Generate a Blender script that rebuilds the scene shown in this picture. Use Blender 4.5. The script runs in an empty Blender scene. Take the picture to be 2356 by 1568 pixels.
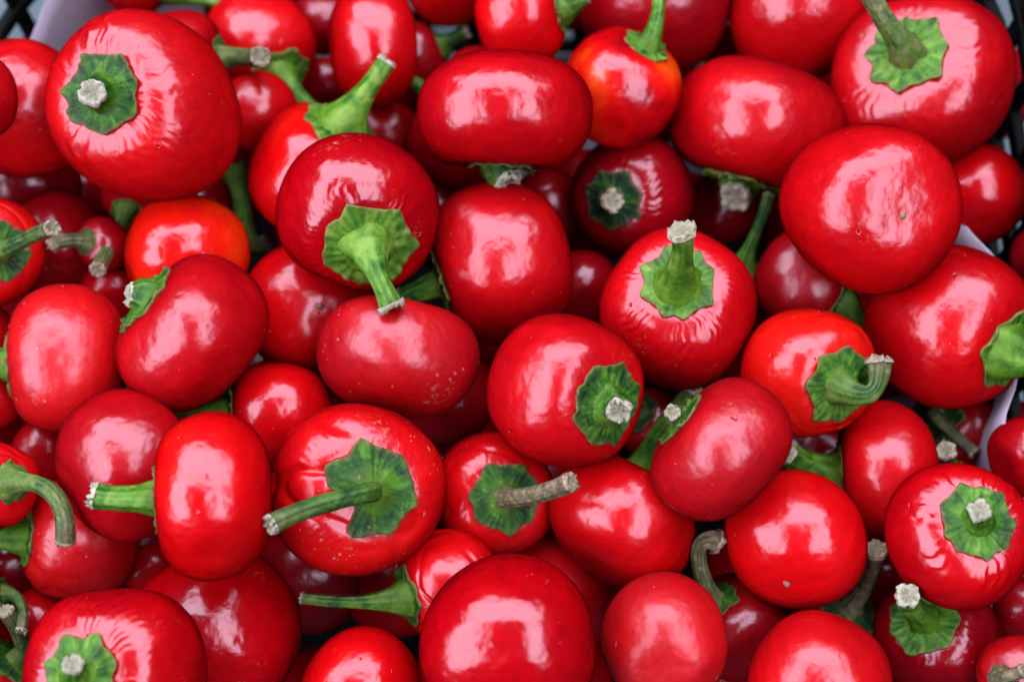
import bpy, math, random
import numpy as np
from mathutils import Vector, Matrix

# ------------------------------------------------------------------ camera
PXW, PXH = 2356.0, 1568.0            # the picture grid used for measuring
LENS, SENSOR = 50.0, 36.0
FPX = LENS / SENSOR * PXW
D0 = 0.4167                          # lens to the middle of the heap
TILT = math.radians(22)
ZS = 0.135                           # height of the heap's surface
scene = bpy.context.scene
COL = scene.collection
cam_d = bpy.data.cameras.new('camera')
cam = bpy.data.objects.new('camera', cam_d)
COL.objects.link(cam)
cam_d.lens = LENS
cam_d.sensor_width = SENSOR
cam_d.clip_start = 0.01
cam_d.clip_end = 50
cam_loc = Vector((0, -math.sin(TILT) * D0, ZS + math.cos(TILT) * D0))
cam.location = cam_loc
cam.rotation_euler = (TILT, 0, 0)
CM = Matrix.Translation(cam_loc) @ Matrix.Rotation(TILT, 4, 'X')
cam_d.dof.use_dof = True
cam_d.dof.focus_distance = D0 - 0.042
cam_d.dof.aperture_fstop = 8.0
scene.camera = cam

# ------------------------------------------------------------------ light
world = bpy.data.worlds.new('World')
scene.world = world
world.use_nodes = True
bg = world.node_tree.nodes['Background']
bg.inputs[0].default_value = (0.80, 0.88, 1.0, 1)
bg.inputs[1].default_value = 0.012
RAD = 4.8                            # radiance of the open sky between the stalls


def sky_opening(name, az, el, w, h, dist=1.5):
    """soft daylight through an opening of the market roof; az/el measured from the camera's own axis"""
    d = Vector((math.sin(az) * math.cos(el), math.sin(el), math.cos(az) * math.cos(el)))
    c = CM.to_3x3() @ d
    loc = Vector((0, 0, ZS)) + c * dist
    L = bpy.data.lights.new(name, 'AREA')
    L.shape = 'RECTANGLE'
    L.size, L.size_y = w, h
    L.energy = RAD * math.pi * w * h
    L.color = (0.93, 0.85, 1.06)
    o = bpy.data.objects.new(name, L)
    COL.objects.link(o)
    o.location = loc
    z = c.normalized()
    up = CM.to_3x3() @ Vector((0, 1, 0))
    x = up.cross(z).normalized()
    y = z.cross(x)
    o.rotation_euler = Matrix((x, y, z)).transposed().to_euler()
    return o


R_ = math.radians
sky_opening('daylight_far', R_(-8), R_(49), 2.5, 1.15)
sky_opening('daylight_left', R_(-47), R_(-3), 1.05, 1.55)
sky_opening('daylight_right', R_(23), R_(-1), 0.68, 1.3)

vs = scene.view_settings
vs.view_transform = 'Standard'
vs.look = 'None'
vs.gamma = 1.0
vs.exposure = 0.0
scene.cycles.max_bounces = 5
scene.cycles.diffuse_bounces = 4
scene.cycles.glossy_bounces = 0
scene.cycles.use_denoising = True


# ------------------------------------------------------------------ helpers
def ray(px, py):
    return Vector(((px - PXW / 2) / FPX, -(py - PXH / 2) / FPX, -1.0))


def at(px, py, h):
    """a world point seen at (px,py), h metres nearer to the lens than the middle of the heap"""
    return CM @ (ray(px, py) * (D0 - h))


def plane_h(px, py):
    """how far the level surface of the heap lies towards the lens at (px,py)"""
    r = CM.to_3x3() @ ray(px, py)
    D = (ZS - cam_loc.z) / r.z
    return D0 - D


def mesh_obj(name, verts, faces, mat, parent=None, smooth=True, attrs=None):
    me = bpy.data.meshes.new(name)
    me.from_pydata([tuple(v) for v in verts], [], faces)
    if smooth:
        me.polygons.foreach_set('use_smooth', [True] * len(me.polygons))
    if attrs:
        for k, vals in attrs.items():
            a = me.attributes.new(k, 'FLOAT', 'POINT')
            a.data.foreach_set('value', np.asarray(vals, dtype=np.float32))
    me.materials.append(mat)
    me.update()
    o = bpy.data.objects.new(name, me)
    COL.objects.link(o)
    if parent is not None:
        o.parent = parent
    return o


def grid_faces(nr, nc, wrap=True, base=0):
    f = []
    for i in range(nr - 1):
        for j in range(nc if wrap else nc - 1):
            k = (j + 1) % nc
            f.append((base + i * nc + j, base + i * nc + k, base + (i + 1) * nc + k, base + (i + 1) * nc + j))
    return f


def snoise(rng, n, fmin, fmax):
    """a smooth random field on points of the unit sphere, about -1..1"""
    k = rng.normal(size=(n, 3))
    k /= np.linalg.norm(k, axis=1)[:, None]
    k *= rng.uniform(fmin, fmax, size=(n, 1))
    ph = rng.uniform(0, 6.28, n)
    def f(d):
        return np.sin(d @ k.T + ph).sum(-1) / math.sqrt(n) * 0.8
    return f


def pnoise(rng, n, fmin, fmax):
    """periodic noise of an angle and a second coordinate"""
    k = rng.integers(fmin, fmax + 1, n)
    ph = rng.uniform(0, 6.28, n)
    w = rng.uniform(-2.2, 2.2, n)
    def f(a, s):
        return np.sin(a[..., None] * k + ph + s[..., None] * w).sum(-1) / math.sqrt(n)
    return f


# ------------------------------------------------------------------ materials
class NT:
    def __init__(self, name):
        self.m = bpy.data.materials.new(name)
        self.m.use_nodes = True
        self.t = self.m.node_tree
        self.n = self.t.nodes
        self.b = self.n['Principled BSDF']

    def add(self, typ, **kw):
        n = self.n.new(typ)
        for k, v in kw.items():
            if k.startswith('_'):
                n.inputs[int(k[1:])].default_value = v
            else:
                setattr(n, k, v)
        return n

    def link(self, a, b):
        self.t.links.new(a, b)

    def math(self, op, a, b=None, c=None, clamp=False):
        n = self.add('ShaderNodeMath', operation=op, use_clamp=clamp)
        for i, v in enumerate((a, b, c)):
            if v is None:
                continue
            if isinstance(v, (int, float)):
                n.inputs[i].default_value = v
            else:
                self.link(v, n.inputs[i])
        return n.outputs[0]

    def mix(self, fac, a, b):
        n = self.add('ShaderNodeMix', data_type='RGBA')
        for sock, v in ((n.inputs['Factor'], fac), (n.inputs[6], a), (n.inputs[7], b)):
            if isinstance(v, (int, float)):
                sock.default_value = v
            elif isinstance(v, tuple):
                sock.default_value = v if len(v) == 4 else v + (1,)
            else:
                self.link(v, sock)
        return n.outputs[2]

    def ramp(self, fac, stops):
        n = self.add('ShaderNodeValToRGB')
        e = n.color_ramp.elements
        while len(e) < len(stops):
            e.new(0.5)
        for el, (p, c) in zip(e, stops):
            el.position = p
            el.color = c if len(c) == 4 else c + (1,)
        self.link(fac, n.inputs[0])
        return n.outputs[0]

    def coords(self, scale=(1, 1, 1)):
        """object coordinates, shifted by a random amount for each thing"""
        tc = self.add('ShaderNodeTexCoord')
        oi = self.add('ShaderNodeObjectInfo')
        self.oi = oi
        off = self.math('MULTIPLY', oi.outputs['Random'], 37.0)
        cb = self.add('ShaderNodeCombineXYZ')
        for i in range(3):
            self.link(off, cb.inputs[i])
        mp = self.add('ShaderNodeMapping')
        self.link(tc.outputs['Object'], mp.inputs['Vector'])
        self.link(cb.outputs[0], mp.inputs['Location'])
        mp.inputs['Scale'].default_value = scale
        return mp.outputs[0]

    def noise(self, vec, scale, detail=3, rough=0.5, dist=0.0):
        n = self.add('ShaderNodeTexNoise')
        n.inputs['Scale'].default_value = scale
        n.inputs['Detail'].default_value = detail
        n.inputs['Roughness'].default_value = rough
        n.inputs['Distortion'].default_value = dist
        self.link(vec, n.inputs['Vector'])
        return n.outputs[0]

    def bump(self, height, strength, dist, prev=None):
        n = self.add('ShaderNodeBump')
        n.inputs['Strength'].default_value = strength
        n.inputs['Distance'].default_value = dist
        self.link(height, n.inputs['Height'])
        if prev is not None:
            self.link(prev, n.inputs['Normal'])
        return n.outputs[0]


def skin_material():
    t = NT('pepper_skin')
    v = t.coords()
    sep = t.add('ShaderNodeSeparateColor')
    t.link(t.oi.outputs['Color'], sep.inputs[0])
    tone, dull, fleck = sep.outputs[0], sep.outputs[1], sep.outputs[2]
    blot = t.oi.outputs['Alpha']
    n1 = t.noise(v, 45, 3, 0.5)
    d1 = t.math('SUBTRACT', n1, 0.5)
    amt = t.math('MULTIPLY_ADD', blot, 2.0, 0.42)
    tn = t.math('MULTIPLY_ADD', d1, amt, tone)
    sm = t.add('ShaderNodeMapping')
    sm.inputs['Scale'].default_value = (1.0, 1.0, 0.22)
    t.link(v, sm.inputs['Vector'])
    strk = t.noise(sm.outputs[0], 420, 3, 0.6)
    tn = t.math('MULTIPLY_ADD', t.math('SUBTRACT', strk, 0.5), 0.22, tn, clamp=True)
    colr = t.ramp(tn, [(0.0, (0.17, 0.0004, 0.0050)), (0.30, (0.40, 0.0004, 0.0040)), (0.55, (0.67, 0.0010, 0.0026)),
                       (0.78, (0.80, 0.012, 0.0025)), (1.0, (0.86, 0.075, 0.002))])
    # faint paler cast where the skin is dull and dry
    n2 = t.noise(v, 160, 4, 0.6)
    dry = t.math('MULTIPLY', t.math('MULTIPLY', n2, dull), 0.30)
    colr = t.mix(dry, colr, (0.66, 0.022, 0.024))
    # small pale nicks and dust specks
    vo = t.add('ShaderNodeTexVoronoi', feature='F1')
    wv = t.add('ShaderNodeVectorMath', operation='MULTIPLY')
    t.link(v, wv.inputs[0])
    wv.inputs[1].default_value = (1.0, 1.0, 0.45)
    t.link(wv.outputs[0], vo.inputs['Vector'])
    vo.inputs['Scale'].default_value = 800
    rs = t.add('ShaderNodeSeparateColor')
    t.link(vo.outputs['Color'], rs.inputs[0])
    siz = t.math('MULTIPLY', t.math('MULTIPLY', rs.outputs[0], rs.outputs[1]), 0.30)
    msk = t.noise(v, 60, 2)
    siz = t.math('MULTIPLY', siz, t.math('MULTIPLY', t.math('SUBTRACT', msk, 0.44, clamp=True), t.math('MULTIPLY_ADD', fleck, 5.5, 0.4)))
    spot = t.math('LESS_THAN', vo.outputs['Distance'], siz)
    vo3 = t.add('ShaderNodeTexVoronoi', feature='F1')
    wv3 = t.add('ShaderNodeMapping')
    wv3.inputs['Scale'].default_value = (1.0, 0.16, 1.0)
    wv3.inputs['Rotation'].default_value = (0.6, 0.3, 0.9)
    t.link(v, wv3.inputs['Vector'])
    t.link(wv3.outputs[0], vo3.inputs['Vector'])
    vo3.inputs['Scale'].default_value = 520
    rs3 = t.add('ShaderNodeSeparateColor')
    t.link(vo3.outputs['Color'], rs3.inputs[0])
    nick = t.math('LESS_THAN', vo3.outputs['Distance'], t.math('MULTIPLY', t.math('GREATER_THAN', rs3.outputs[0], 0.955), t.math('MULTIPLY', fleck, 0.22)))
    spot = t.math('MAXIMUM', spot, nick)
    colr = t.mix(t.math('MULTIPLY', spot, t.math('MULTIPLY_ADD', n2, 0.7, 0.0)), colr, (0.78, 0.36, 0.32))
    sc1 = t.noise(v, 55, 2, 0.5)
    sc2 = t.noise(v, 700, 3, 0.6)
    cork = t.math('MULTIPLY', t.math('MULTIPLY', t.math('SUBTRACT', sc1, 0.655), 14.0, clamp=True), t.math('MULTIPLY', t.math('SUBTRACT', sc2, 0.54), 7.0, clamp=True))
    cork = t.math('MULTIPLY', cork, t.math('MULTIPLY_ADD', fleck, 0.7, 0.1), clamp=True)
    colr = t.mix(cork, colr, (0.50, 0.20, 0.10))
    t.link(colr, t.b.inputs['Base Color'])
    n3 = t.noise(v, 90, 4, 0.6)
    ro = t.math('MULTIPLY_ADD', dull, 0.26, 0.20)
    ro = t.math('MULTIPLY_ADD', n3, 0.12, ro)
    ro = t.math('MULTIPLY_ADD', spot, 0.2, ro)
    ro = t.math('MULTIPLY_ADD', cork, 0.3, ro)
    t.link(ro, t.b.inputs['Roughness'])
    cr_ = t.math('MULTIPLY_ADD', dull, 0.36, 0.03)
    cr_ = t.math('MULTIPLY_ADD', n3, 0.16, cr_)
    t.link(cr_, t.b.inputs['Coat Roughness'])
    t.b.inputs['IOR'].default_value = 1.50
    t.b.inputs['Specular IOR Level'].default_value = 0.26
    t.b.inputs['Specular Tint'].default_value = (0.97, 0.70, 1.0, 1)
    t.b.inputs['Coat Weight'].default_value = 1.0
    t.b.inputs["Coat IOR"].default_value = 1.70
    t.b.inputs['Coat Tint'].default_value = (1, 1, 1, 1)
    t.b.inputs['Subsurface Weight'].default_value = 0.0
    t.b.inputs['Subsurface Radius'].default_value = (1.0, 0.15, 0.08)
    t.b.inputs['Subsurface Scale'].default_value = 0.003
    nb1 = t.noise(v, 130, 2, 0.5)
    nb2 = t.noise(v, 900, 4, 0.65)
    # scattered pits and nicks
    vo2 = t.add('ShaderNodeTexVoronoi', feature='F1')
    wn_ = t.add('ShaderNodeTexNoise')
    wn_.inputs['Scale'].default_value = 500
    t.link(v, wn_.inputs['Vector'])
    wm = t.add('ShaderNodeVectorMath', operation='SCALE')
    wm.inputs['Scale'].default_value = 0.0035
    t.link(wn_.outputs['Color'], wm.inputs[0])
    wa = t.add('ShaderNodeVectorMath', operation='ADD')
    t.link(v, wa.inputs[0])
    t.link(wm.outputs[0], wa.inputs[1])
    t.link(wa.outputs[0], vo2.inputs['Vector'])
    vo2.inputs['Scale'].default_value = 240
    rs2 = t.add('ShaderNodeSeparateColor')
    t.link(vo2.outputs['Color'], rs2.inputs[0])
    pr = t.math('MULTIPLY', t.math('MULTIPLY', t.math('GREATER_THAN', rs2.outputs[0], 0.70), t.math('MULTIPLY', t.math('SUBTRACT', sc1, 0.46), 5.0, clamp=True)), t.math('MULTIPLY', rs2.outputs[1], 0.30))
    pit = t.math('SMOOTH_MIN', t.math('SUBTRACT', vo2.outputs['Distance'], pr), 0.0, 0.05)
    b = t.bump(nb1, 0.8, 0.0009)
    b = t.bump(pit, 0.9, 0.0035, b)
    b = t.bump(nb2, 0.16, 0.0004, b)
    t.link(b, t.b.inputs['Normal'])
    t.link(b, t.b.inputs['Coat Normal'])
    return t.m


def green_material(name, fresh=True):
    """calyx and stem: colour.r dry, colour.g dark; vertex attribute 'edge' = withered rim or tip"""
    t = NT(name)
    v = t.coords()
    sep = t.add('ShaderNodeSeparateColor')
    t.link(t.oi.outputs['Color'], sep.inputs[0])
    dry, dark = sep.outputs[0], sep.outputs[1]
    at_ = t.add('ShaderNodeAttribute', attribute_name='edge')
    hub = t.add('ShaderNodeAttribute', attribute_name='hub')
    n1 = t.noise(v, 170, 5, 0.6, 0.6)
    n2 = t.noise(v, 420, 4, 0.65)
    f = t.math('MULTIPLY_ADD', t.math('SUBTRACT', n1, 0.5), 1.9, 0.5)
    f = t.math('SUBTRACT', f, t.math('MULTIPLY_ADD', dark, 0.70, -0.20), clamp=True)
    vs_ = t.add('ShaderNodeAttribute', attribute_name='streak')
    f = t.math('MULTIPLY_ADD', t.math('MULTIPLY', vs_.outputs['Fac'], t.math('MULTIPLY_ADD', at_.outputs['Fac'], 0.8, 0.2)), 0.20, f, clamp=True)
    c = t.ramp(f, [(0.0, (0.004, 0.028, 0.012)), (0.33, (0.018, 0.100, 0.010)), (0.66, (0.075, 0.245, 0.016)), (1.0, (0.21, 0.40, 0.055))])
    c = t.mix(t.math('MULTIPLY', hub.outputs['Fac'], 0.7), c, (0.125, 0.27, 0.010))
    if name == 'stem_green':
        sv = t.add('ShaderNodeAttribute', attribute_name='streak')
        along = t.math('MULTIPLY_ADD', t.math('POWER', at_.outputs['Fac'], 4.0), 0.55, t.math('MULTIPLY_ADD', dry, 1.25, -0.38))
        k = t.math('ADD', along, t.math('MULTIPLY', t.math('SUBTRACT', n1, 0.5), 1.3))
        k = t.math('ADD', k, t.math('MULTIPLY', sv.outputs['Fac'], 0.35), clamp=True)
        wood = t.ramp(n2, [(0.25, (0.045, 0.038, 0.020)), (0.5, (0.15, 0.125, 0.070)), (0.75, (0.34, 0.30, 0.19))])
        c = t.mix(k, c, wood)
    else:
        k = t.math('POWER', at_.outputs['Fac'], 14.0)
        k = t.math('MULTIPLY', k, t.math('MULTIPLY_ADD', n2, 1.5, -0.1), clamp=True)
        c = t.mix(k, c, (0.20, 0.14, 0.05))
        k2 = t.math('MULTIPLY', t.math('GREATER_THAN', n2, 0.665), t.math('MULTIPLY_ADD', dry, 0.7, 0.12))
        c = t.mix(k2, c, (0.42, 0.36, 0.20))
    t.link(c, t.b.inputs['Base Color'])
    t.link(t.math('MULTIPLY_ADD', n2, 0.2, t.math('MULTIPLY_ADD', dry, 0.25, 0.34)), t.b.inputs['Roughness'])
    t.b.inputs['Specular IOR Level'].default_value = 0.28
    b = t.bump(n1, 0.6, 0.001)
    b = t.bump(n2, 0.5, 0.0005, b)
    t.link(b, t.b.inputs['Normal'])
    return t.m


def cut_material():
    t = NT('cut_stem_pith')
    v = t.coords()
    n1 = t.noise(v, 500, 5, 0.7)
    sep = t.add('ShaderNodeSeparateColor')
    t.link(t.oi.outputs['Color'], sep.inputs[0])
    c0 = t.ramp(n1, [(0.3, (0.22, 0.24, 0.14)), (0.5, (0.48, 0.50, 0.37)), (0.7, (0.68, 0.70, 0.60))])
    c1 = t.ramp(n1, [(0.3, (0.10, 0.075, 0.04)), (0.5, (0.32, 0.26, 0.16)), (0.7, (0.56, 0.50, 0.37))])
    ea = t.add('ShaderNodeAttribute', attribute_name='edge')
    pith = t.math('MULTIPLY', ea.outputs['Fac'], t.math('MULTIPLY_ADD', n1, 1.6, -0.2), clamp=True)
    t.link(t.mix(pith, t.mix(sep.outputs[0], c0, c1), (0.26, 0.27, 0.15)), t.b.inputs['Base Color'])
    t.b.inputs['Roughness'].default_value = 0.8
    t.b.inputs['Specular IOR Level'].default_value = 0.2
    t.link(t.bump(n1, 0.8, 0.0008), t.b.inputs['Normal'])
    return t.m


def plain_material(name, c0, c1, rough, scale, bump=0.3, bdist=0.0006, spec=0.5):
    t = NT(name)
    v = t.coords()
    n1 = t.noise(v, scale, 5, 0.6)
    t.link(t.ramp(n1, [(0.3, c0), (0.7, c1)]), t.b.inputs['Base Color'])
    t.link(t.math('MULTIPLY_ADD', n1, 0.15, rough - 0.07), t.b.inputs['Roughness'])
    t.b.inputs['Specular IOR Level'].default_value = spec
    t.link(t.bump(n1, bump, bdist), t.b.inputs['Normal'])
    return t.m


M_SKIN = skin_material()
M_CAL = green_material('calyx_green')
M_STEM = green_material('stem_green')
M_CUT = cut_material()
M_SCAR = plain_material('blossom_scar_cork', (0.10, 0.05, 0.02), (0.42, 0.30, 0.16), 0.8, 900)
M_CRATE = plain_material('crate_plastic', (0.003, 0.004, 0.005), (0.008, 0.010, 0.011), 0.6, 150, spec=0.12)
M_PAPER = plain_material('liner_paper', (0.42, 0.43, 0.52), (0.52, 0.53, 0.62), 0.7, 60, 0.3, 0.001, 0.3)
M_TABLE = plain_material('table_cloth', (0.09, 0.15, 0.16), (0.16, 0.24, 0.25), 0.7, 25)


# ------------------------------------------------------------------ the crate and what it stands on
def tag(o, label, cat, group=None):
    o['label'] = label
    o['category'] = cat
    if group:
        o['group'] = group
    return o


tb = mesh_obj('table_top', [(-1.5, -1.5, 0), (1.5, -1.5, 0), (1.5, 1.5, 0), (-1.5, 1.5, 0)], [(0, 1, 2, 3)], M_TABLE, None, False)
tb['kind'] = 'structure'

CX0, CX1, CY0, CY1, CR = -0.178, 0.160, -0.185, 0.168, 0.060   # inner faces and corner radius


def ring_path(inset, n_corner=10):
    pts = []
    r = CR - inset
    for (cx, cy, a0) in ((CX1 - CR, CY1 - CR, 0), (CX0 + CR, CY1 - CR, 90), (CX0 + CR, CY0 + CR, 180), (CX1 - CR, CY0 + CR, 270)):
        for k in range(n_corner + 1):
            a = math.radians(a0 + 90 * k / n_corner)
            pts.append((cx + r * math.cos(a), cy + r * math.sin(a)))
    return pts


def dense(path, step):
    out = []
    n = len(path)
    for i in range(n):
        a, b = path[i], path[(i + 1) % n]
        L = math.hypot(b[0] - a[0], b[1] - a[1])
        m = max(1, int(L / step))
        for k in range(m):
            out.append((a[0] + (b[0] - a[0]) * k / m, a[1] + (b[1] - a[1]) * k / m))
    return out


crate = bpy.data.objects.new('plastic_crate', None)
COL.objects.link(crate)
tag(crate, 'black slotted plastic crate holding the peppers, seen at the upper corners', 'crate')


def rail(z0, z1, t0, t1, name='rail'):
    pi, po = ring_path(t0), ring_path(-t1)
    n = len(pi)
    e = 0.0007
    V = []
    for path, zz in ((pi, z0 + e), (ring_path(t0 - e), z0), (ring_path(-t1 + e), z0), (po, z0 + e), (po, z1 - e),
                     (ring_path(-t1 + e), z1), (ring_path(t0 - e), z1), (pi, z1 - e)):
        V += [(x, y, zz) for x, y in path]
    F = grid_faces(8, n)
    for j in range(n):
        k = (j + 1) % n
        F.append((7 * n + j, 7 * n + k, k, j))
    mesh_obj(name, V, F, M_CRATE, crate, False)


rail(0.002, 0.016, 0.0, 0.004)
for zz in (0.030, 0.048, 0.066, 0.084, 0.102, 0.120, 0.138):
    rail(zz, zz + 0.0055, 0.0, 0.004)
rail(0.154, 0.164, 0.001, 0.009, 'rim')
sp = dense(ring_path(-0.002), 0.0005)
stepn = int(0.021 / 0.0005)
for i in range(0, len(sp), stepn):
    (x, y), (x2, y2) = sp[i], sp[(i + 3) % len(sp)]
    tx, ty = x2 - x, y2 - y
    L = math.hypot(tx, ty)
    tx, ty = tx / L, ty / L
    nx, ny = ty, -tx
    V = []
    for zz in (0.010, 0.158):
        for (a, b) in ((-1, -1), (1, -1), (1, 1), (-1, 1)):
            V.append((x + tx * 0.0026 * a + nx * 0.0012 * b, y + ty * 0.0026 * a + ny * 0.0012 * b, zz))
    mesh_obj('slat', V, [(0, 3, 2, 1), (4, 5, 6, 7), (0, 1, 5, 4), (1, 2, 6, 5), (2, 3, 7, 6), (3, 0, 4, 7)], M_CRATE, crate, False)
fp = ring_path(0.0012)
V = [(x, y, 0.003) for x, y in fp] + [(x, y, 0.006) for x, y in fp]
n = len(fp)
mesh_obj('crate_floor', V, [tuple(range(n - 1, -1, -1)), tuple(range(n, 2 * n))] + [(j, (j + 1) % n, n + (j + 1) % n, n + j) for j in range(n)], M_CRATE, crate, False)

# paper liner: one creased band standing round the sides
rngl = np.random.default_rng(5)
lp = dense(ring_path(0.004), 0.004)
nl_ = len(lp)
ang = np.array([math.atan2(y, x) for x, y in lp])
ln1, ln2 = pnoise(rngl, 5, 2, 7), pnoise(rngl, 6, 9, 30)
cxm, cym = (CX0 + CX1) / 2, (CY0 + CY1) / 2
top = np.array([0.133 if not (x > 0.10 and y > 0.055) else 0.082 for x, y in lp])
top = np.where((np.array([x for x, y in lp]) < -0.05) & (np.array([y for x, y in lp]) > 0.05), 0.128, top)
top = np.where((np.array([x for x, y in lp]) < -0.10) & (np.array([y for x, y in lp]) < 0.095), 0.022, top)
top = np.where((np.array([x for x, y in lp]) > -0.105) & (np.array([y for x, y in lp]) > 0.10), 0.055, top)
for _ in range(4):
    top = (np.roll(top, 1) + top * 2 + np.roll(top, -1)) / 4
top = top + 0.004 * ln1(ang, ang * 0)
V = []
prof = [0.0, 0.08, 0.2, 0.35, 0.5, 0.65, 0.8, 0.92, 1.0]
for u in prof:
    off = 0.0022 * ln2(ang, ang * 0 + u * 3) + 0.002 * ln1(ang, ang * 0 + u)
    for j, (x, y) in enumerate(lp):
        k = 1 - (0.012 + max(-0.010, off[j]) + 0.03 * (1 - u) ** 3) / 0.16
        V.append((cxm + (x - cxm) * k, cym + (y - cym) * k, 0.009 + u * (top[j] - 0.009)))
F = grid_faces(len(prof), nl_)
liner = mesh_obj('paper_liner', V, F, M_PAPER)
so = liner.modifiers.new('thickness', 'SOLIDIFY')
so.thickness = 0.0004
tag(liner, 'white paper liner showing between the peppers and the black crate wall', 'liner')


# ------------------------------------------------------------------ the peppers
PEP = []


def P(cx, cy, R, asp, ang, th, lvl, label, **kw):
    d = dict(cx=cx, cy=cy, R=R, asp=asp, ang=ang, th=th, lvl=lvl, label=label,
             tip=None, cal=0.42, tone=0.42, dull=0.25, fleck=0.4, blot=0.0, wr=0.0, crease=0.0, dents=5,
             dry=0.2, dark=0.4, sr=15, fb=2.2, tap=0.0, scar=False, tear=None, calyx=True, sdry=None, cdry=None, bulge=1.02, pts=7, dim=0.17)
    d.update(kw)
    PEP.append(d)


# --- deep in the heap; low tones paint the heap's shade into the skins
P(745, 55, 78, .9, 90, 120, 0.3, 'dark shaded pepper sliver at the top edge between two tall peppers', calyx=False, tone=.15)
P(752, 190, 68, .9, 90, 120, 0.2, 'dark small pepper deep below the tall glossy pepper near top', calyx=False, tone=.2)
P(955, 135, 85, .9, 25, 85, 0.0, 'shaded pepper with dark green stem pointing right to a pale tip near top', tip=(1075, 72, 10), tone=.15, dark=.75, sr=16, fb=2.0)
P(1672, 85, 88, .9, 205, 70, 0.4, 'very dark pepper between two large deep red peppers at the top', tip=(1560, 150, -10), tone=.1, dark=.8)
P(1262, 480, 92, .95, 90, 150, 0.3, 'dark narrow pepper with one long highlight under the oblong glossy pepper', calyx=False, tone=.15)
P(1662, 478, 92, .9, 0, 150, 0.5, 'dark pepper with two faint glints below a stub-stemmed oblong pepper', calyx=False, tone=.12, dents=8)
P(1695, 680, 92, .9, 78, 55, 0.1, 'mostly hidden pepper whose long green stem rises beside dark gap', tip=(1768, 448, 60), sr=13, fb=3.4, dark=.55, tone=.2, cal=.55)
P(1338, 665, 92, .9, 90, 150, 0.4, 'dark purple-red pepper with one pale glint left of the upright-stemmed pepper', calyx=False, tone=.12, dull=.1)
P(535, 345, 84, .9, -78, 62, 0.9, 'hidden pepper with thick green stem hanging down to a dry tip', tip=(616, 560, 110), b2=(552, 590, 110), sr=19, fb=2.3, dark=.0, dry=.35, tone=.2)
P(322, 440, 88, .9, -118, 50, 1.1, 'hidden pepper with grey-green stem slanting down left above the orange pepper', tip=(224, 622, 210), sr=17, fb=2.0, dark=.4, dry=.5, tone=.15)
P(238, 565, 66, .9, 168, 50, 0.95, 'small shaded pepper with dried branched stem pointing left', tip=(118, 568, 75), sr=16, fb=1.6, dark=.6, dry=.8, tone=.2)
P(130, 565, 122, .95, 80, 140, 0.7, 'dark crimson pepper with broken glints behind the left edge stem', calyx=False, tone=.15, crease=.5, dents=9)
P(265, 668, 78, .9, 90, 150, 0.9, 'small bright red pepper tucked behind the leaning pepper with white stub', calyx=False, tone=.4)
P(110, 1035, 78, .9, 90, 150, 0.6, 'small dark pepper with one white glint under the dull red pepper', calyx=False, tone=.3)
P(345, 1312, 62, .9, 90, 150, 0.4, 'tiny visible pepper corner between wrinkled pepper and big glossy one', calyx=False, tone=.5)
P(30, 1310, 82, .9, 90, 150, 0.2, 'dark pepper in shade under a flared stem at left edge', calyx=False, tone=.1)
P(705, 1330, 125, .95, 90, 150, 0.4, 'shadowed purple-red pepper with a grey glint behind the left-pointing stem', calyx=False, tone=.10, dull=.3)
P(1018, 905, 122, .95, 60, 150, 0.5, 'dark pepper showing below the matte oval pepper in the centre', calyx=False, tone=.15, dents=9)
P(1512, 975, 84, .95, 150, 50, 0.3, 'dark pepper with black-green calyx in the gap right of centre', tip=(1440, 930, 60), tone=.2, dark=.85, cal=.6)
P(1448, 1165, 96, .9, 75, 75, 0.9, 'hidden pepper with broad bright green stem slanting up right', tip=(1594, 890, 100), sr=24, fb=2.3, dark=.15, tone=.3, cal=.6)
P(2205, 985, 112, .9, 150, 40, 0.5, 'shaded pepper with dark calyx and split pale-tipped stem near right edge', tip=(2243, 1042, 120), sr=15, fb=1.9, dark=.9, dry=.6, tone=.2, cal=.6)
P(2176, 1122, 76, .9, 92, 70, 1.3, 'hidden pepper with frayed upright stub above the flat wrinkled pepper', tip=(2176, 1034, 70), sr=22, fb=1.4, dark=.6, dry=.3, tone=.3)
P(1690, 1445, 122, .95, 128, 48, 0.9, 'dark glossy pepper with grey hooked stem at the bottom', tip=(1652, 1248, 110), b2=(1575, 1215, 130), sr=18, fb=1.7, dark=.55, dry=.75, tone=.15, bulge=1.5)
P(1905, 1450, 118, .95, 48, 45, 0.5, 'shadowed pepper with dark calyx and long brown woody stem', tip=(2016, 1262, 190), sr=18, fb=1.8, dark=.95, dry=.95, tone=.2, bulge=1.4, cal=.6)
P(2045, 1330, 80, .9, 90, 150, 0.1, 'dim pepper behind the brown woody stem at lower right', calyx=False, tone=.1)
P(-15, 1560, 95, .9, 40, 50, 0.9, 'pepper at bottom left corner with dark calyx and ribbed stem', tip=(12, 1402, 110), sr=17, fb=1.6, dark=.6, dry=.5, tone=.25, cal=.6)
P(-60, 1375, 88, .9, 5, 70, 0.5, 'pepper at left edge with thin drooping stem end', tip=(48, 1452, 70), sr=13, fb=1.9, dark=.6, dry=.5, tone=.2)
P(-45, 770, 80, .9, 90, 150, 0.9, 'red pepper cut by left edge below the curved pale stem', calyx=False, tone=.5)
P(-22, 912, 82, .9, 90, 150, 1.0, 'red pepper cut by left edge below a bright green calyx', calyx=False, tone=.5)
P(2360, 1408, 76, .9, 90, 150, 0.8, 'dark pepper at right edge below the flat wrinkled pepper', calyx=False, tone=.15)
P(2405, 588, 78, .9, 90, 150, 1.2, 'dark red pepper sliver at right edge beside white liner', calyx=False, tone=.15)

P(75, 430, 112, .95, 90, 150, 0.4, 'dim crimson pepper in shade below the mottled pepper, upper left', calyx=False, tone=.15)

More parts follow.
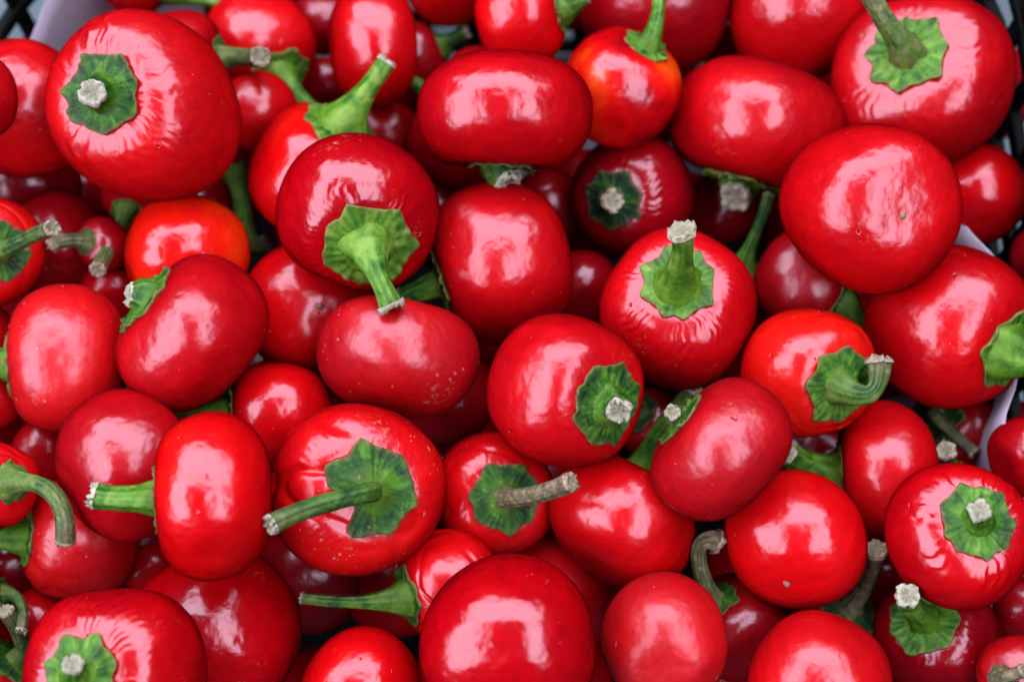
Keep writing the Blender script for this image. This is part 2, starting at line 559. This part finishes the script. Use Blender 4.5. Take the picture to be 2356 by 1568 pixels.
# --- middle of the heap
P(320, -62, 104, .9, -25, 80, 1.0, 'red pepper at top edge with green calyx and pale stem pointing right', tip=(592, -2, 20), sr=13, fb=3.0, dark=.3, tone=.45)
P(428, 140, 108, .9, 8, 72, 1.25, 'hidden pepper with stubby frayed green stem beside the big wrinkled one', tip=(600, 130, 140), sr=22, fb=1.5, dark=.5, dry=.6, tone=.35)
P(595, 115, 130, .95, -50, 44, 1.2, 'red pepper with pale reflections and blurred green calyx pointing down right', tip=(728, 258, 90), sr=18, fb=2.6, dark=.25, tone=.48, cal=.5, crease=.3)
P(592, 258, 97, .95, 90, 140, 1.6, 'round red pepper between the big wrinkled one and the green-stemmed one', calyx=False, tone=.45)
P(856, 108, 142, .76, 2, 100, 1.6, 'tall oval glossy red pepper near the top edge', calyx=False, tone=.45, dull=.15)
P(1198, 38, 118, .95, 12, 78, 1.7, 'bright red pepper at top edge with yellow-green calyx at its right', tip=(1352, -8, 20), sr=15, fb=3, dark=.35, dry=.35, tone=.48, dull=.12)
P(1030, -38, 94, .95, 90, 140, 0.9, 'small red pepper cut by top edge, left of the bright one', calyx=False, tone=.48)
P(1080, 275, 168, .85, 147, 88, 1.3, 'pepper half hidden behind the big oblong one, pale stub at its left', tip=(928, 176, 10), sr=14, fb=1.6, dark=.3, tone=.25, cal=.25)
P(1500, 5, 172, .95, 90, 140, 1.1, 'large deep crimson pepper behind the orange-blotched one, top edge', calyx=False, tone=.2, dents=8)
P(1842, 25, 160, .95, 90, 140, 1.9, 'deep red pitted pepper cut by the top edge', calyx=False, tone=.38, dents=12)
P(1455, 450, 143, .95, 191, 22, 1.0, 'shaded pepper with blackened calyx stub and short radial wrinkles', tip=(1412, 462, 175), sr=24, fb=1.5, dark=.95, dry=.5, cdry=.4, tone=.14, wr=.9, dull=.1)  # tone lowered so the skin colour carries its shade
P(2240, 448, 112, .95, 90, 140, 1.2, 'orange-red pepper behind the round one at right, by white liner', calyx=False, tone=.5, dull=.1)
P(890, 312, 80, .9, 90, 140, 0.8, 'small dark red pepper seen beside a flared light green stem', calyx=False, tone=.3)
P(1845, 648, 114, .95, -28, 82, 1.1, 'dark red pepper with deep green calyx pointing down right', tip=(2006, 815, 10), sr=16, fb=2.9, dark=.6, tone=.25, cal=.55, dull=.35)
P(710, 713, 158, .97, 200, 170, 1.5, 'bright red pepper with a tiny blossom scar, left of centre', calyx=False, scar=True, tone=.45, dull=.15)
P(640, 957, 132, .98, 176, 88, 1.55, 'glossy red pepper with thin stem passing left under the leaning pepper', tip=(338, 945, 5), sr=11, fb=3.4, dark=.35, cdry=.2, dry=.2, tone=.48, dull=.1)
P(430, 592, 145, .95, 90, 140, 1.9, 'smooth orange pepper, the most orange of all, left of centre', calyx=False, tone=.80, blot=.12, dull=.05, fleck=.15)
P(50, 250, 164, .92, 90, 140, 1.9, 'mottled red pepper left of the big wrinkled one', calyx=False, tone=.46, crease=.4, dull=.3)
P(-62, 222, 100, .95, 90, 140, 2.6, 'dark red pepper sliver at the upper left edge', calyx=False, tone=.3)
P(155, 832, 174, .80, 182, 97, 1.9, 'dull dry-skinned red pepper at left with green calyx at its left side', tip=(-40, 805, -20), sr=22, fb=2.2, dark=.35, tone=.5, dull=.55, fleck=.9, crease=.28)
P(-22, 575, 132, .75, 0, 15, 1.8, 'wrinkled orange-red pepper at left edge with long grey-green stem', tip=(122, 524, 190), b1=.25, sr=17, fb=2.0, dark=.6, dry=.45, tone=.6, crease=.8, cal=.5)
P(288, 1082, 177, .82, 28, 115, 2.05, 'rosy red pepper with broad pale highlight under the left-pointing stub', calyx=False, tone=.3, dull=.3)
P(185, 1240, 142, .95, 176, 78, 1.5, 'small wrinkled red pepper with flared green stem leaving left', tip=(-40, 1262, 20), sr=24, fb=1.9, dark=.3, tone=.52, crease=.5, dull=.5, fleck=.8, wr=.4)
P(-12, 1110, 104, .95, 0, 25, 2.3, 'red pepper at left edge whose curved tan stem bends downwards', tip=(150, 1248, 130), b2=(160, 1095, 170), sr=20, fb=2.3, dark=.35, dry=.55, tone=.5, crease=.6)
P(100, 1432, 80, .95, 90, 140, 1.2, 'small red pepper with one pale oval highlight at lower left', calyx=False, tone=.42, dull=.15)
P(488, 1450, 195, .95, 80, 140, 1.8, 'large glossy deep red pepper with bent lavender highlight at bottom left', calyx=False, tone=.36, dull=.05, dents=9)
P(832, 1582, 146, .95, 90, 140, 2.0, 'bright red pepper cut by the bottom edge, left of the large one', calyx=False, tone=.5, dull=.1)
P(1030, 1352, 128, .98, 192, 70, 2.1, 'creased red pepper with smooth green stem stretching far left', tip=(694, 1374, 40), sr=14, fb=3.6, dark=.4, sdry=.35, dry=.1, tone=.52, crease=.7, cal=.55)
P(1285, 1358, 152, .82, 52, 110, 1.6, 'red pepper half covered by the large nearest pepper at the bottom', calyx=False, tone=.36)
P(1133, 1132, 144, .98, -20, 14, 2.0, 'bright red pepper with star calyx and thick dry stem pointing right', tip=(1316, 1106, 300), b1=.22, sr=21, fb=1.5, dark=.6, dry=.95, tone=.5, wr=.3, cal=.50, crease=.4)
P(1432, 1197, 174, .80, 55, 105, 2.1, 'smooth oval red pepper lying slantwise right of centre bottom', calyx=False, tone=.44, dull=.2)
P(1828, 1240, 166, .90, 80, 134, 2.3, 'bright red pepper with corky blossom scar on its underside', calyx=False, scar=True, tone=.52, dull=.2)
P(2034, 1088, 167, .75, 182, 84, 1.7, 'oval red pepper with bright green stem on its left side', tip=(1800, 1035, 30), sr=32, fb=2.0, dark=-.05, dry=.05, tone=.42, dull=.25)
P(2378, 1050, 100, .95, 200, 60, 1.7, 'wrinkled dark pepper cut by the right edge', calyx=False, tone=.25, crease=.8)
P(2160, 1465, 142, .95, 132, 24, 1.4, 'purplish red pepper with bright green calyx and clean white cut stem', tip=(2089, 1368, 260), b1=.55, sr=25, fb=1.5, dark=.12, dry=.05, cdry=0, tone=.16, cal=.55, dents=10, dull=.1, wr=.3)
P(2342, 1552, 90, .95, 200, 30, 1.7, 'shrivelled pepper with dry brown scarring at the bottom right corner', tip=(2356, 1540, 110), cal=.3, dark=.7, dry=.95, tone=.3, crease=1.0, dull=.4)
P(1888, 1566, 156, .96, 90, 140, 2.6, 'smooth red pepper with soft round highlight at the bottom edge', calyx=False, tone=.44, dull=.35)
P(1528, 1466, 146, .97, 90, 150, 2.3, 'matte red pepper with fine scratches at bottom right of centre', calyx=False, tone=.46, dull=.65, fleck=.7)

# --- top of the heap
P(735, 395, 160, .92, 62, 62, 2.0, 'orange-red pepper with tall flared bright green stem pointing up right', tip=(892, 140, 110), sr=21, fb=3.1, dark=.05, dry=.05, cdry=.3, tone=.56, cal=.55, dull=.1, fleck=.15)
P(1436, 200, 140, .92, 60, 66, 2.2, 'small orange-blotched pepper with slim green stem rising past the top edge', tip=(1515, -30, 40), sr=16, fb=2.0, dark=.15, dry=.1, tone=.66, blot=.95, cal=.34, dull=.1)
P(1740, 292, 202, .75, -106, 84, 2.0, 'broad deep red pepper with short green stub underneath, upper right', tip=(1690, 455, 20), sr=34, fb=1.6, dark=.15, dry=.05, cdry=.1, tone=.36, dents=9)
P(2120, 190, 205, .88, 115, 28, 1.95, 'large deep red pepper with green calyx and brown-green stem, upper right', tip=(2003, -20, 225), sr=23, fb=2.0, dark=.15, dry=.05, sdry=.6, tone=.34, cal=.37, dents=9, wr=.3, pts=8)
P(1998, 480, 195, .98, 168, 156, 2.9, 'large round red pepper with a pitted blossom scar at right', calyx=False, scar=True, tone=.42, dents=12, dull=.2)
P(1860, 860, 152, .95, -22, 38, 2.2, 'orange-red creased pepper with big calyx and stem curling up right', tip=(2020, 826, 130), b2=(2030, 950, 150), sr=19, fb=2.4, dark=.35, dry=.45, cdry=.8, tone=.66, cal=.56, crease=.85, fleck=.6, bulge=1.5)
P(2198, 748, 190, .97, -27, 56, 2.4, 'large round red pepper at right with green stem leaving the frame', tip=(2400, 812, 110), sr=38, fb=2.0, dark=.2, dry=.02, tone=.42, dents=9, dull=.2)
P(1558, 720, 181, .92, 88, 27, 2.4, 'red pepper with upright green stem and pale woody tip, right of centre', tip=(1567, 528, 300), sr=24, fb=2.4, dark=.1, dry=.02, cdry=.35, tone=.40, wr=.6, cal=.42, bulge=1.25, pts=8)
P(1148, 610, 187, .92, 197, 80, 2.1, 'large round red pepper in the middle with thick stem at its left', tip=(925, 690, 0), sr=28, fb=1.35, dark=.5, dry=.1, tone=.36, dents=14, cal=.36)
P(912, 820, 185, .72, 80, 108, 2.6, 'matte dusty oval red pepper lying across the centre', calyx=False, tone=.37, dull=.5, fleck=1.0)
P(1155, 264, 212, .69, -92, 85, 2.9, 'broad oblong glossy dark red pepper with dark calyx stub below', tip=(1172, 425, 10), sr=34, fb=1.5, dark=.65, dry=.3, cdry=.1, tone=.33, dull=.12, dents=10, cal=.33)
P(433, 764, 194, .79, 142, 78, 2.9, 'leaning dark red pepper with short white-tipped stub at upper left', tip=(298, 678, 60), sr=27, fb=2.0, dark=.35, dry=.15, cdry=0, tone=.34, dents=11, cal=.40, dull=.3)
P(330, 250, 214, .94, 162, 32, 2.9, 'biggest red pepper, upper left, with radial wrinkles and white cut stub', tip=(212, 212, 275), sr=28, fb=1.7, dark=.5, dry=.2, cdry=0, tone=.47, wr=1.0, cal=.38, dull=.3, tap=-.03, dim=.22)
P(820, 488, 187, .90, -72, 33, 2.8, 'dark glossy pepper with light green star calyx and stem bending down', tip=(903, 706, 175), b2=(872, 640, 185), sr=21, fb=3.0, dark=-.12, dry=.05, cdry=.2, tone=.29, wr=.5, cal=.55, dull=.02, dents=9, bulge=1.45, pts=7)
P(1300, 902, 180, .93, -16, 40, 2.9, 'red pepper with crinkled dark green calyx and hollow cut stem, centre', tip=(1424, 948, 230), sr=27, fb=1.9, dark=.5, dry=.25, cdry=.1, tone=.40, cal=.47, dents=9, pts=8)
P(818, 1125, 200, .97, -8, 12, 2.9, 'striped light red pepper with torn calyx and long stem pointing left', tip=(620, 1208, 300), b1=.25, sr=22, fb=1.3, dark=.55, dry=.35, tone=.54, crease=.95, wr=.35, fleck=1.0, cal=.48, tear=(3.6, .55), dull=.3)
P(1656, 1032, 173, .79, 143, 80, 2.9, 'rosy red pepper leaning left with small chewed calyx at upper left', tip=(1548, 948, 40), sr=18, fb=1.8, dark=.4, dry=.4, tone=.33, dull=.45, cal=.36, fleck=.5)
P(2205, 1232, 168, .88, 40, 24, 2.9, 'flat red pepper ringed with fine wrinkles, round green calyx, lower right', tip=(2252, 1172, 200), sr=24, fb=1.7, dark=.35, dry=.05, cdry=0, tone=.38, wr=1.0, cal=.44, pts=9, dull=.1)
P(485, 1140, 192, .77, 181, 91, 2.9, 'smooth bright red pepper with green stub pointing left, lower left', tip=(212, 1138, 0), sr=28, fb=1.5, dark=.3, dry=.1, cdry=.1, tone=.52, cal=.35, dull=.12)
P(268, 1545, 207, .92, 183, 28, 2.9, 'large wrinkled red pepper at the bottom left corner with green calyx', tip=(168, 1525, 240), sr=22, fb=2.2, dark=.1, dry=.02, cdry=0, tone=.36, wr=1.0, cal=.38, dull=.15)
P(1170, 1482, 206, .97, 80, 150, 3.3, 'largest nearest deep red pepper at the bottom with pitted wide highlight', calyx=False, tone=.32, dents=16, dull=.02)
P(178, 448, 92, .95, 90, 150, 0.15, 'dark pepper wedged in shade between the left edge stem and the biggest wrinkled pepper', calyx=False, tone=.12, dull=.1)  # shade put into the skin by a low tone


# --- the layer below, glimpsed in the dark gaps
DEEP_LABELS = {
    10: 'dark pepper glimpsed at the top edge beside the pale stem pointing right',
    13: 'dark pepper sliver below the yellow-green calyx at the top edge',
    19: 'dark pepper glimpsed just left of the broad oblong glossy pepper',
    21: 'dark pepper sliver between the orange-blotched and the stub-stemmed broad pepper',
    23: 'dark pepper glimpsed below the pitted pepper cut by the top edge',
    24: 'dark pepper sliver beside the crate wall at upper right',
    26: 'shaded pepper in the gap below the biggest wrinkled pepper',
    27: 'shaded pepper in the gap behind the thick hanging green stem',
    29: 'dark sliver between the star-calyx pepper and the large round middle one',
    30: 'shaded pepper just left of the pepper with blackened calyx stub',
    32: 'shaded pepper in the gap left of the large round pepper with blossom scar',
    34: 'dark pepper in the gap below the left edge pepper with long stem',
    36: 'dark sliver right of the leaning pepper with white-tipped stub',
    38: 'dark pepper in the gap above left of the hollow-stemmed centre pepper',
    40: 'dark pepper in the gap left of the creased orange-red pepper',
    41: 'dark pepper in the gap behind the stem curling up right',
    43: 'dark pepper at left edge below the dull dry-skinned pepper',
    46: 'dark sliver in the gap below left of the matte oval pepper',
    47: 'dark pepper in the gap above the thick dry stem pointing right',
    48: 'dark sliver below the hollow-stemmed centre pepper',
    50: 'dark pepper in the gap below the creased orange-red pepper',
    54: 'dark sliver right of the wrinkled pepper under the left-pointing stub',
    56: 'dark pepper in the gap around the smooth green stem stretching far left',
    59: 'dark pepper in the gap behind the grey hooked stem',
    66: 'dark sliver at the bottom edge right of the large lavender-highlit pepper',
    68: 'dark sliver at the bottom edge between nearest pepper and matte scratched one',
}
_rg = random.Random(4)
_k = 0
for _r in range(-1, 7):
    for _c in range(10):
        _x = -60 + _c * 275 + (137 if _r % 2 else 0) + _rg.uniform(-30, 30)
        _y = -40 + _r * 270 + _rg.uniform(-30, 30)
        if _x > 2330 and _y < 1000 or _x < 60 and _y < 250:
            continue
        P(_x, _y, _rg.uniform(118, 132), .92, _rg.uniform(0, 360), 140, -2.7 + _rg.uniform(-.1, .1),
          DEEP_LABELS.get(_k, 'shaded pepper buried in the lower layer, hardly seen between the others'), calyx=False, tone=.14, dull=.1, dents=2, deep=True)  # darker skin tone paints in the darkness of the gaps
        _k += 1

# ---- settle the heap: keep each pepper where it is seen, slide along the line of sight until none cut into another
LV = 0.0142
N = len(PEP)
for d in PEP:
    d['base'] = plane_h(d['cx'], d['cy']) + (d['lvl'] - 1.9) * LV
    d['h'] = d['base']


def frame_of(d):
    """camera-side basis at the pepper: x right, y up, z towards the lens"""
    z = -(CM.to_3x3() @ ray(d['cx'], d['cy'])).normalized()
    x = (CM.to_3x3() @ Vector((0, 1, 0))).cross(z).normalized()
    y = z.cross(x)
    return x, y, z


for d in PEP:
    x, y, z = frame_of(d)
    a, th = math.radians(d['ang']), math.radians(d['th'])
    d['axis'] = (x * (math.cos(a) * math.sin(th)) + y * (math.sin(a) * math.sin(th)) + z * math.cos(th)).normalized()


def world_r(d):
    return d['R'] / FPX * (D0 - d['h'])


def support(d, u):
    c = u.dot(d['axis'])
    r = world_r(d)
    return r * math.sqrt(max(1e-6, (1 - c * c) + (d['asp'] * 0.97) ** 2 * c * c))


pairs = []
for i in range(N):
    for j in range(i + 1, N):
        a, b = PEP[i], PEP[j]
        if math.hypot(a['cx'] - b['cx'], a['cy'] - b['cy']) < (a['R'] + b['R']) * 1.08:
            pairs.append((i, j) if (a['lvl'], i) > (b['lvl'], j) else (j, i))   # the first is nearer the lens
for it in range(220):
    worst = 0
    for i, j in pairs:
        a, b = PEP[i], PEP[j]
        pa, pb = at(a['cx'], a['cy'], a['h']), at(b['cx'], b['cy'], b['h'])
        u = pa - pb
        dist = u.length
        un = u / dist
        need = (support(a, un) + support(b, un)) * 0.975
        view = -(CM.to_3x3() @ ray((a['cx'] + b['cx']) / 2, (a['cy'] + b['cy']) / 2)).normalized()
        along = u.dot(view)
        lat2 = max(0.0, dist * dist - along * along)
        if lat2 >= need * need:
            continue
        want = math.sqrt(need * need - lat2)
        if along < want:
            e = (want - along) * 0.5
            worst = max(worst, e)
            a['h'] += e * 0.45
            b['h'] -= e * 0.55
    if it < 160:
        for d in PEP:
            d['h'] += (d['base'] - d['h']) * 0.02


def make_pepper(d, idx):
    rng = np.random.default_rng(1000 + idx * 7)
    R = world_r(d)
    H = R * d['asp']
    c = at(d['cx'], d['cy'], d['h'])
    fx, fy, fz = frame_of(d)
    zax = d['axis']
    ref = fx if abs(zax.dot(fx)) < 0.9 else fy
    xa = (ref - zax * ref.dot(zax)).normalized()
    ya = zax.cross(xa)
    M = Matrix((xa, ya, zax)).transposed().to_4x4()
    M.translation = c
    root = bpy.data.objects.new('cherry_pepper', None)
    root.empty_display_size = R * 0.5
    COL.objects.link(root)
    root.matrix_world = M
    root['label'] = d['label']
    root['category'] = 'pepper'
    root['group'] = 'shaded peppers of the lower layer' if 'deep' in d else 'red cherry peppers heaped in the crate'

    big = d['R'] > 100 and 'deep' not in d
    lo = snoise(rng, 5, 1.0, 2.2)
    mid = snoise(rng, 10, 3.0, 6.0)
    nl = int(rng.integers(3, 5))
    la, lp = rng.uniform(0.015, 0.05), rng.uniform(0, 6.28)
    dl = []
    dv0 = rng.normal(size=3)
    for q in range(int(d['dents'] * 1.7)):
        v = rng.normal(size=3)
        v /= np.linalg.norm(v)
        small = rng.random() < 0.6
        dl.append((v, rng.uniform(0.035, 0.085) if small else rng.uniform(0.16, 0.34),
                   rng.uniform(0.004, 0.011) if small else rng.uniform(0.006, 0.024)))
    for q in range(3):                    # broad flats where it has lain against its neighbours
        v = rng.normal(size=3)
        v /= np.linalg.norm(v)
        dl.append((v, rng.uniform(0.42, 0.7), rng.uniform(0.02, 0.05)))
    dimple, bdim = d['dim'] * rng.uniform(0.85, 1.15), rng.uniform(0.02, 0.08)
    sw = rng.uniform(0.42, 0.55)
    wn = pnoise(rng, 10, 12, 62)
    wn2 = pnoise(rng, 5, 2, 8)
    cr = snoise(rng, 7, 4.5, 10.0)
    cr2 = snoise(rng, 5, 2.0, 4.0)

    def surf(s, a, wrinkle=True):
        sn, cs = np.sin(s), np.cos(s)
        rho = R * np.power(np.maximum(sn, 0), 0.86) * (1 + d['tap'] * cs) * (1 + la * np.cos(nl * a + lp) * sn * (0.6 + 0.5 * cs))
        z = H * np.sign(cs) * np.abs(cs) ** 0.92 - dimple * R * np.exp(-(s / sw) ** 2) + bdim * R * np.exp(-((math.pi - s) / 0.38) ** 2)
        p = np.stack([rho * np.cos(a), rho * np.sin(a), z], -1)
        dirs = np.stack([sn * np.cos(a), sn * np.sin(a), cs], -1)
        k = 1 + 0.053 * lo(dirs) + 0.016 * mid(dirs)
        for v, rad, dep in dl:
            df = dirs - v
            ang2 = (df ** 2).sum(-1)
            if rad < 0.1:
                tg = np.cross(v, dv0)
                ang2 = ang2 * 0.55 + 5.0 * (df @ (tg / np.linalg.norm(tg))) ** 2
            k = k - dep * np.exp(-ang2 / rad ** 2)
        if wrinkle:
            if d['wr']:
                env = np.exp(-((s - 0.74) / (0.36 + 0.10 * wn2(a * 1.0, s * 0))) ** 2)
                w = wn(a + 0.05 * np.sin(s * 9 + lp) + 0.03 * np.sin(s * 21), s * 2.4)
                k = k + d['wr'] * env * (0.0095 * (np.abs(w) ** 0.8 * np.sign(w)) * np.clip(0.50 + 0.55 * wn2(a, s * 2), 0.05, 1.4))
            if d['crease']:
                q = cr(dirs)
                k = k - d['crease'] * 0.050 * np.exp(-(q / 0.26) ** 2) * np.clip(0.55 + 0.7 * cr2(dirs), 0, 1.3)
        return p * k[..., None]

    fine = d['wr'] > 0 or d['crease'] > 0
    ns, na = ((104, 200) if fine else (84, 140)) if big else (36, 60)
    s = np.linspace(0.012, math.pi - 0.012, ns)
    a = np.linspace(0, 2 * math.pi, na, endpoint=False)
    S, A = np.meshgrid(s, a, indexing='ij')
    V = surf(S, A).reshape(-1, 3)
    F = [tuple(reversed(f)) for f in grid_faces(ns, na)]
    top = V[:na].mean(0)
    bot = V[-na:].mean(0)
    V = np.vstack([V, top, bot])
    it_, ib = len(V) - 2, len(V) - 1
    for j in range(na):
        k = (j + 1) % na
        F.append((it_, j, k))
        F.append((ib, (ns - 1) * na + k, (ns - 1) * na + j))
    skin = mesh_obj('skin', V, F, M_SKIN, root)
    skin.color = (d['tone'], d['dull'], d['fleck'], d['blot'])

    if d['scar']:
        sa = np.linspace(0, 6.283, 10, endpoint=False)
        vv = [bot + np.array([0, 0, -0.0006])]
        for rr, zz in ((0.0004, -0.0007), (0.0009, -0.0003), (0.0013, 0.0009)):
            for q in sa:
                k = rr * (1 + 0.15 * math.sin(q * 2 + idx) + rng.uniform(-0.2, 0.2))
                vv.append(bot + np.array([k * math.cos(q), k * math.sin(q), zz]))
        ff = [(0, 1 + (j + 1) % 10, 1 + j) for j in range(10)]
        for q in range(2):
            for j in range(10):
                k = (j + 1) % 10
                ff.append((1 + q * 10 + j, 1 + q * 10 + k, 11 + q * 10 + k, 11 + q * 10 + j))
        mesh_obj('blossom_scar', vv, ff, M_SCAR, root)
    if not d['calyx']:
        return root

    # ---- calyx: an irregular pointed collar lying on the shoulder of the fruit
    nr, nc = 14, 96
    pts = d['pts']
    aa = np.linspace(0, 2 * math.pi, nc, endpoint=False)
    edge = np.zeros(nc)
    tips = (np.arange(pts) + rng.uniform(-0.22, 0.22, pts)) * 2 * math.pi / pts + rng.uniform(0, 6)
    amp = rng.uniform(0.10, 0.30, pts)
    for tpos, am in zip(tips, amp):
        dd = np.abs((aa - tpos + math.pi) % (2 * math.pi) - math.pi)
        edge = np.maximum(edge, am * np.maximum(0, 1 - dd / (2.6 / pts)) ** 1.25)
    wob = pnoise(rng, 6, 3, 17)
    edge = 1 + edge - 0.10 + 0.022 * wob(aa, aa * 0)
    if d['tear']:
        ta, tw = d['tear']
        dd = np.abs((aa - ta + math.pi) % (2 * math.pi) - math.pi)
        edge *= 1 - 0.55 * np.clip((tw - dd) / 0.12, 0, 1)
    c_ang = d['cal']
    t = np.linspace(0.05, 1, nr)
    T, AA = np.meshgrid(t, aa, indexing='ij')
    SS = T * edge[None, :] * c_ang
    base = surf(SS, AA, False)
    rip = pnoise(rng, 8, 5, 19)
    lift = 0.00050 + 0.0005 * np.abs(rip(AA, T * 1.4)) * T + 0.0006 * (T > 0.8) * np.clip(rip(AA, T * 0.4), 0, 2) * ((T - 0.8) / 0.2)
    lift = lift * (R / 0.024) + R * 0.10 * np.exp(-(T / 0.40) ** 2)
    nrm = base / np.linalg.norm(base, axis=-1)[..., None]
    topv = base + nrm * lift[..., None] * 0.35 + np.array([0, 0, 1.0]) * lift[..., None] * 0.75
    botv = base - nrm * 0.0005
    botv[-1] = topv[-1] - np.array([0, 0, 1.0]) * 0.00055 - nrm[-1] * 0.0002
    V = np.vstack([topv.reshape(-1, 3), botv[::-1].reshape(-1, 3)])
    F = [tuple(reversed(f)) for f in grid_faces(nr * 2, nc)]
    tt = np.concatenate([T.reshape(-1), T[::-1].reshape(-1)])
    cx0 = len(V)
    V = np.vstack([V, topv[0].mean(0)])
    for j in range(nc):
        F.append((cx0, j, (j + 1) % nc))
    tt = np.append(tt, 0.0)
    vein = pnoise(rng, 8, 9, 34)(aa, aa * 0) * 0.6
    cal = mesh_obj('calyx', V, F, M_CAL, root, attrs={'edge': tt, 'hub': np.clip(1 - tt * 1.7, 0, 1) * rng.uniform(0.2, 1.0), 'streak': np.concatenate([np.tile(vein, (nr, 1)).reshape(-1), np.tile(vein, (nr, 1)).reshape(-1), [0.0]])})
    cal.color = (d['dry'], d['dark'], 0, 1)

    # ---- stem: ridged, flared at the calyx, bent towards its tip
    hub = Vector(topv[0].mean(0))
    px2m = world_r(d) / d['R']
    if d['tip'] is None:
        tipw = c + zax * (H * 1.0 + R * 0.30) + fx * R * 0.02 * rng.normal()
    else:
        tx, ty, tz = d['tip']
        hz = d['h'] + tz * px2m
        tipw = at(tx, ty, hz)
    tip = M.inverted() @ tipw
    p0 = hub - Vector((0, 0, 0.10 * R))
    ln = (tip - p0).length
    p1 = p0 + Vector((0, 0, 1)) * ln * d.get('b1', 0.38)
    bend = Vector(rng.normal(size=3)) * 0.05 * ln
    p2 = tip.lerp(p1, 0.42) + bend
    if 'b2' in d:                         # a hooked stem: control point given in the picture
        bx, by, bz = d['b2']
        p2 = M.inverted() @ at(bx, by, d['h'] + bz * px2m)
    r0 = d['sr'] * px2m
    rb = r0 * d['fb']
    nt, nq = 30, 28
    q = np.linspace(0, 2 * math.pi, nq, endpoint=False)
    rid = pnoise(rng, 3, 4, 6)
    fib = pnoise(rng, 6, 7, 13)
    rows, ed, stv = [], [], []
    prevn = Vector((1, 0, 0))
    tl = np.linspace(0, 1, nt)
    for i, u in enumerate(tl):
        w = 1 - u
        p = p0 * w ** 3 + p1 * (3 * w * w * u) + p2 * (3 * w * u * u) + tip * u ** 3
        dv = ((p1 - p0) * (3 * w * w) + (p2 - p1) * (6 * w * u) + (tip - p2) * (3 * u * u)).normalized()
        nn = (prevn - dv * prevn.dot(dv)).normalized()
        prevn = nn
        bb = dv.cross(nn)
        dist = u * ln
        flare = (rb - r0) * math.exp(-(dist / (0.26 * R * (d['fb'] / 2.2) ** 0.8)) ** 1.3) * (1 - u ** 1.5)
        r = r0 * (0.94 + (d['bulge'] - 0.94) * max(0, (u - 0.72) / 0.28) ** 1.5) + flare
        rr = r * (1 + 0.07 * rid(q, q * 0 + u * 0.7) + 0.035 * fib(q, q * 0 + u * 1.5) + 0.02 * math.sin(u * 17 + idx))
        for k in range(nq):
            v = p + nn * (rr[k] * math.cos(q[k])) + bb * (rr[k] * math.sin(q[k]))
            rows.append(v)
            ed.append(u)
        stv.append(fib(q, q * 0 + u * 0.4))
    F = grid_faces(nt, nq)
    stem = mesh_obj('stem', rows, F, M_STEM, root, attrs={'edge': ed, 'streak': np.concatenate(stv), 'hub': np.clip(0.7 - np.array(ed) * 2.2, 0, 1)})
    sd = d['dry'] if d['sdry'] is None else d['sdry']
    stem.color = (sd, d['dark'] * 0.7, 0, 1)
    # torn, pale end
    rows2 = []
    re_ = r * 1.03
    prof = [(-0.35, 1.015, 0), (-0.12, 1.0, 0.05), (0.06, 0.93, 0.16), (0.02, 0.74, 0.16), (-0.10, 0.52, 0.10), (-0.16, 0.28, 0.10)]
    jag = pnoise(rng, 7, 2, 13)
    for hgt, rad, jj in prof:
        jz = jag(q, q * 0 + hgt * 5.0) * jj + rng.normal(size=nq) * jj * 0.8
        for k in range(nq):
            rr = re_ * rad * (1 + (0.07 if rad > 0.9 else 0.02) * rid(q[k:k + 1], np.array([0.7]))[0] + 0.05 * fib(q[k:k + 1], np.array([hgt]))[0])
            rows2.append(p + dv * (re_ * (hgt + jz[k])) + nn * (rr * math.cos(q[k])) + bb * (rr * math.sin(q[k])))
    F2 = grid_faces(len(prof), nq)
    rows2.append(p + dv * (re_ * -0.12))
    for k in range(nq):
        F2.append(((len(prof) - 1) * nq + k, (len(prof) - 1) * nq + (k + 1) % nq, len(rows2) - 1))
    ce = mesh_obj('cut_end', rows2, F2, M_CUT, stem, attrs={'edge': [0.0] * (nq * 2) + [0.1] * nq + [0.35] * nq + [1.0] * (nq * 2) + [1.0]})
    cd = (sd if d['cdry'] is None else d['cdry'])
    ce.color = (cd, 0, 0, 1)
    return root


for i, d in enumerate(PEP):
    make_pepper(d, i)
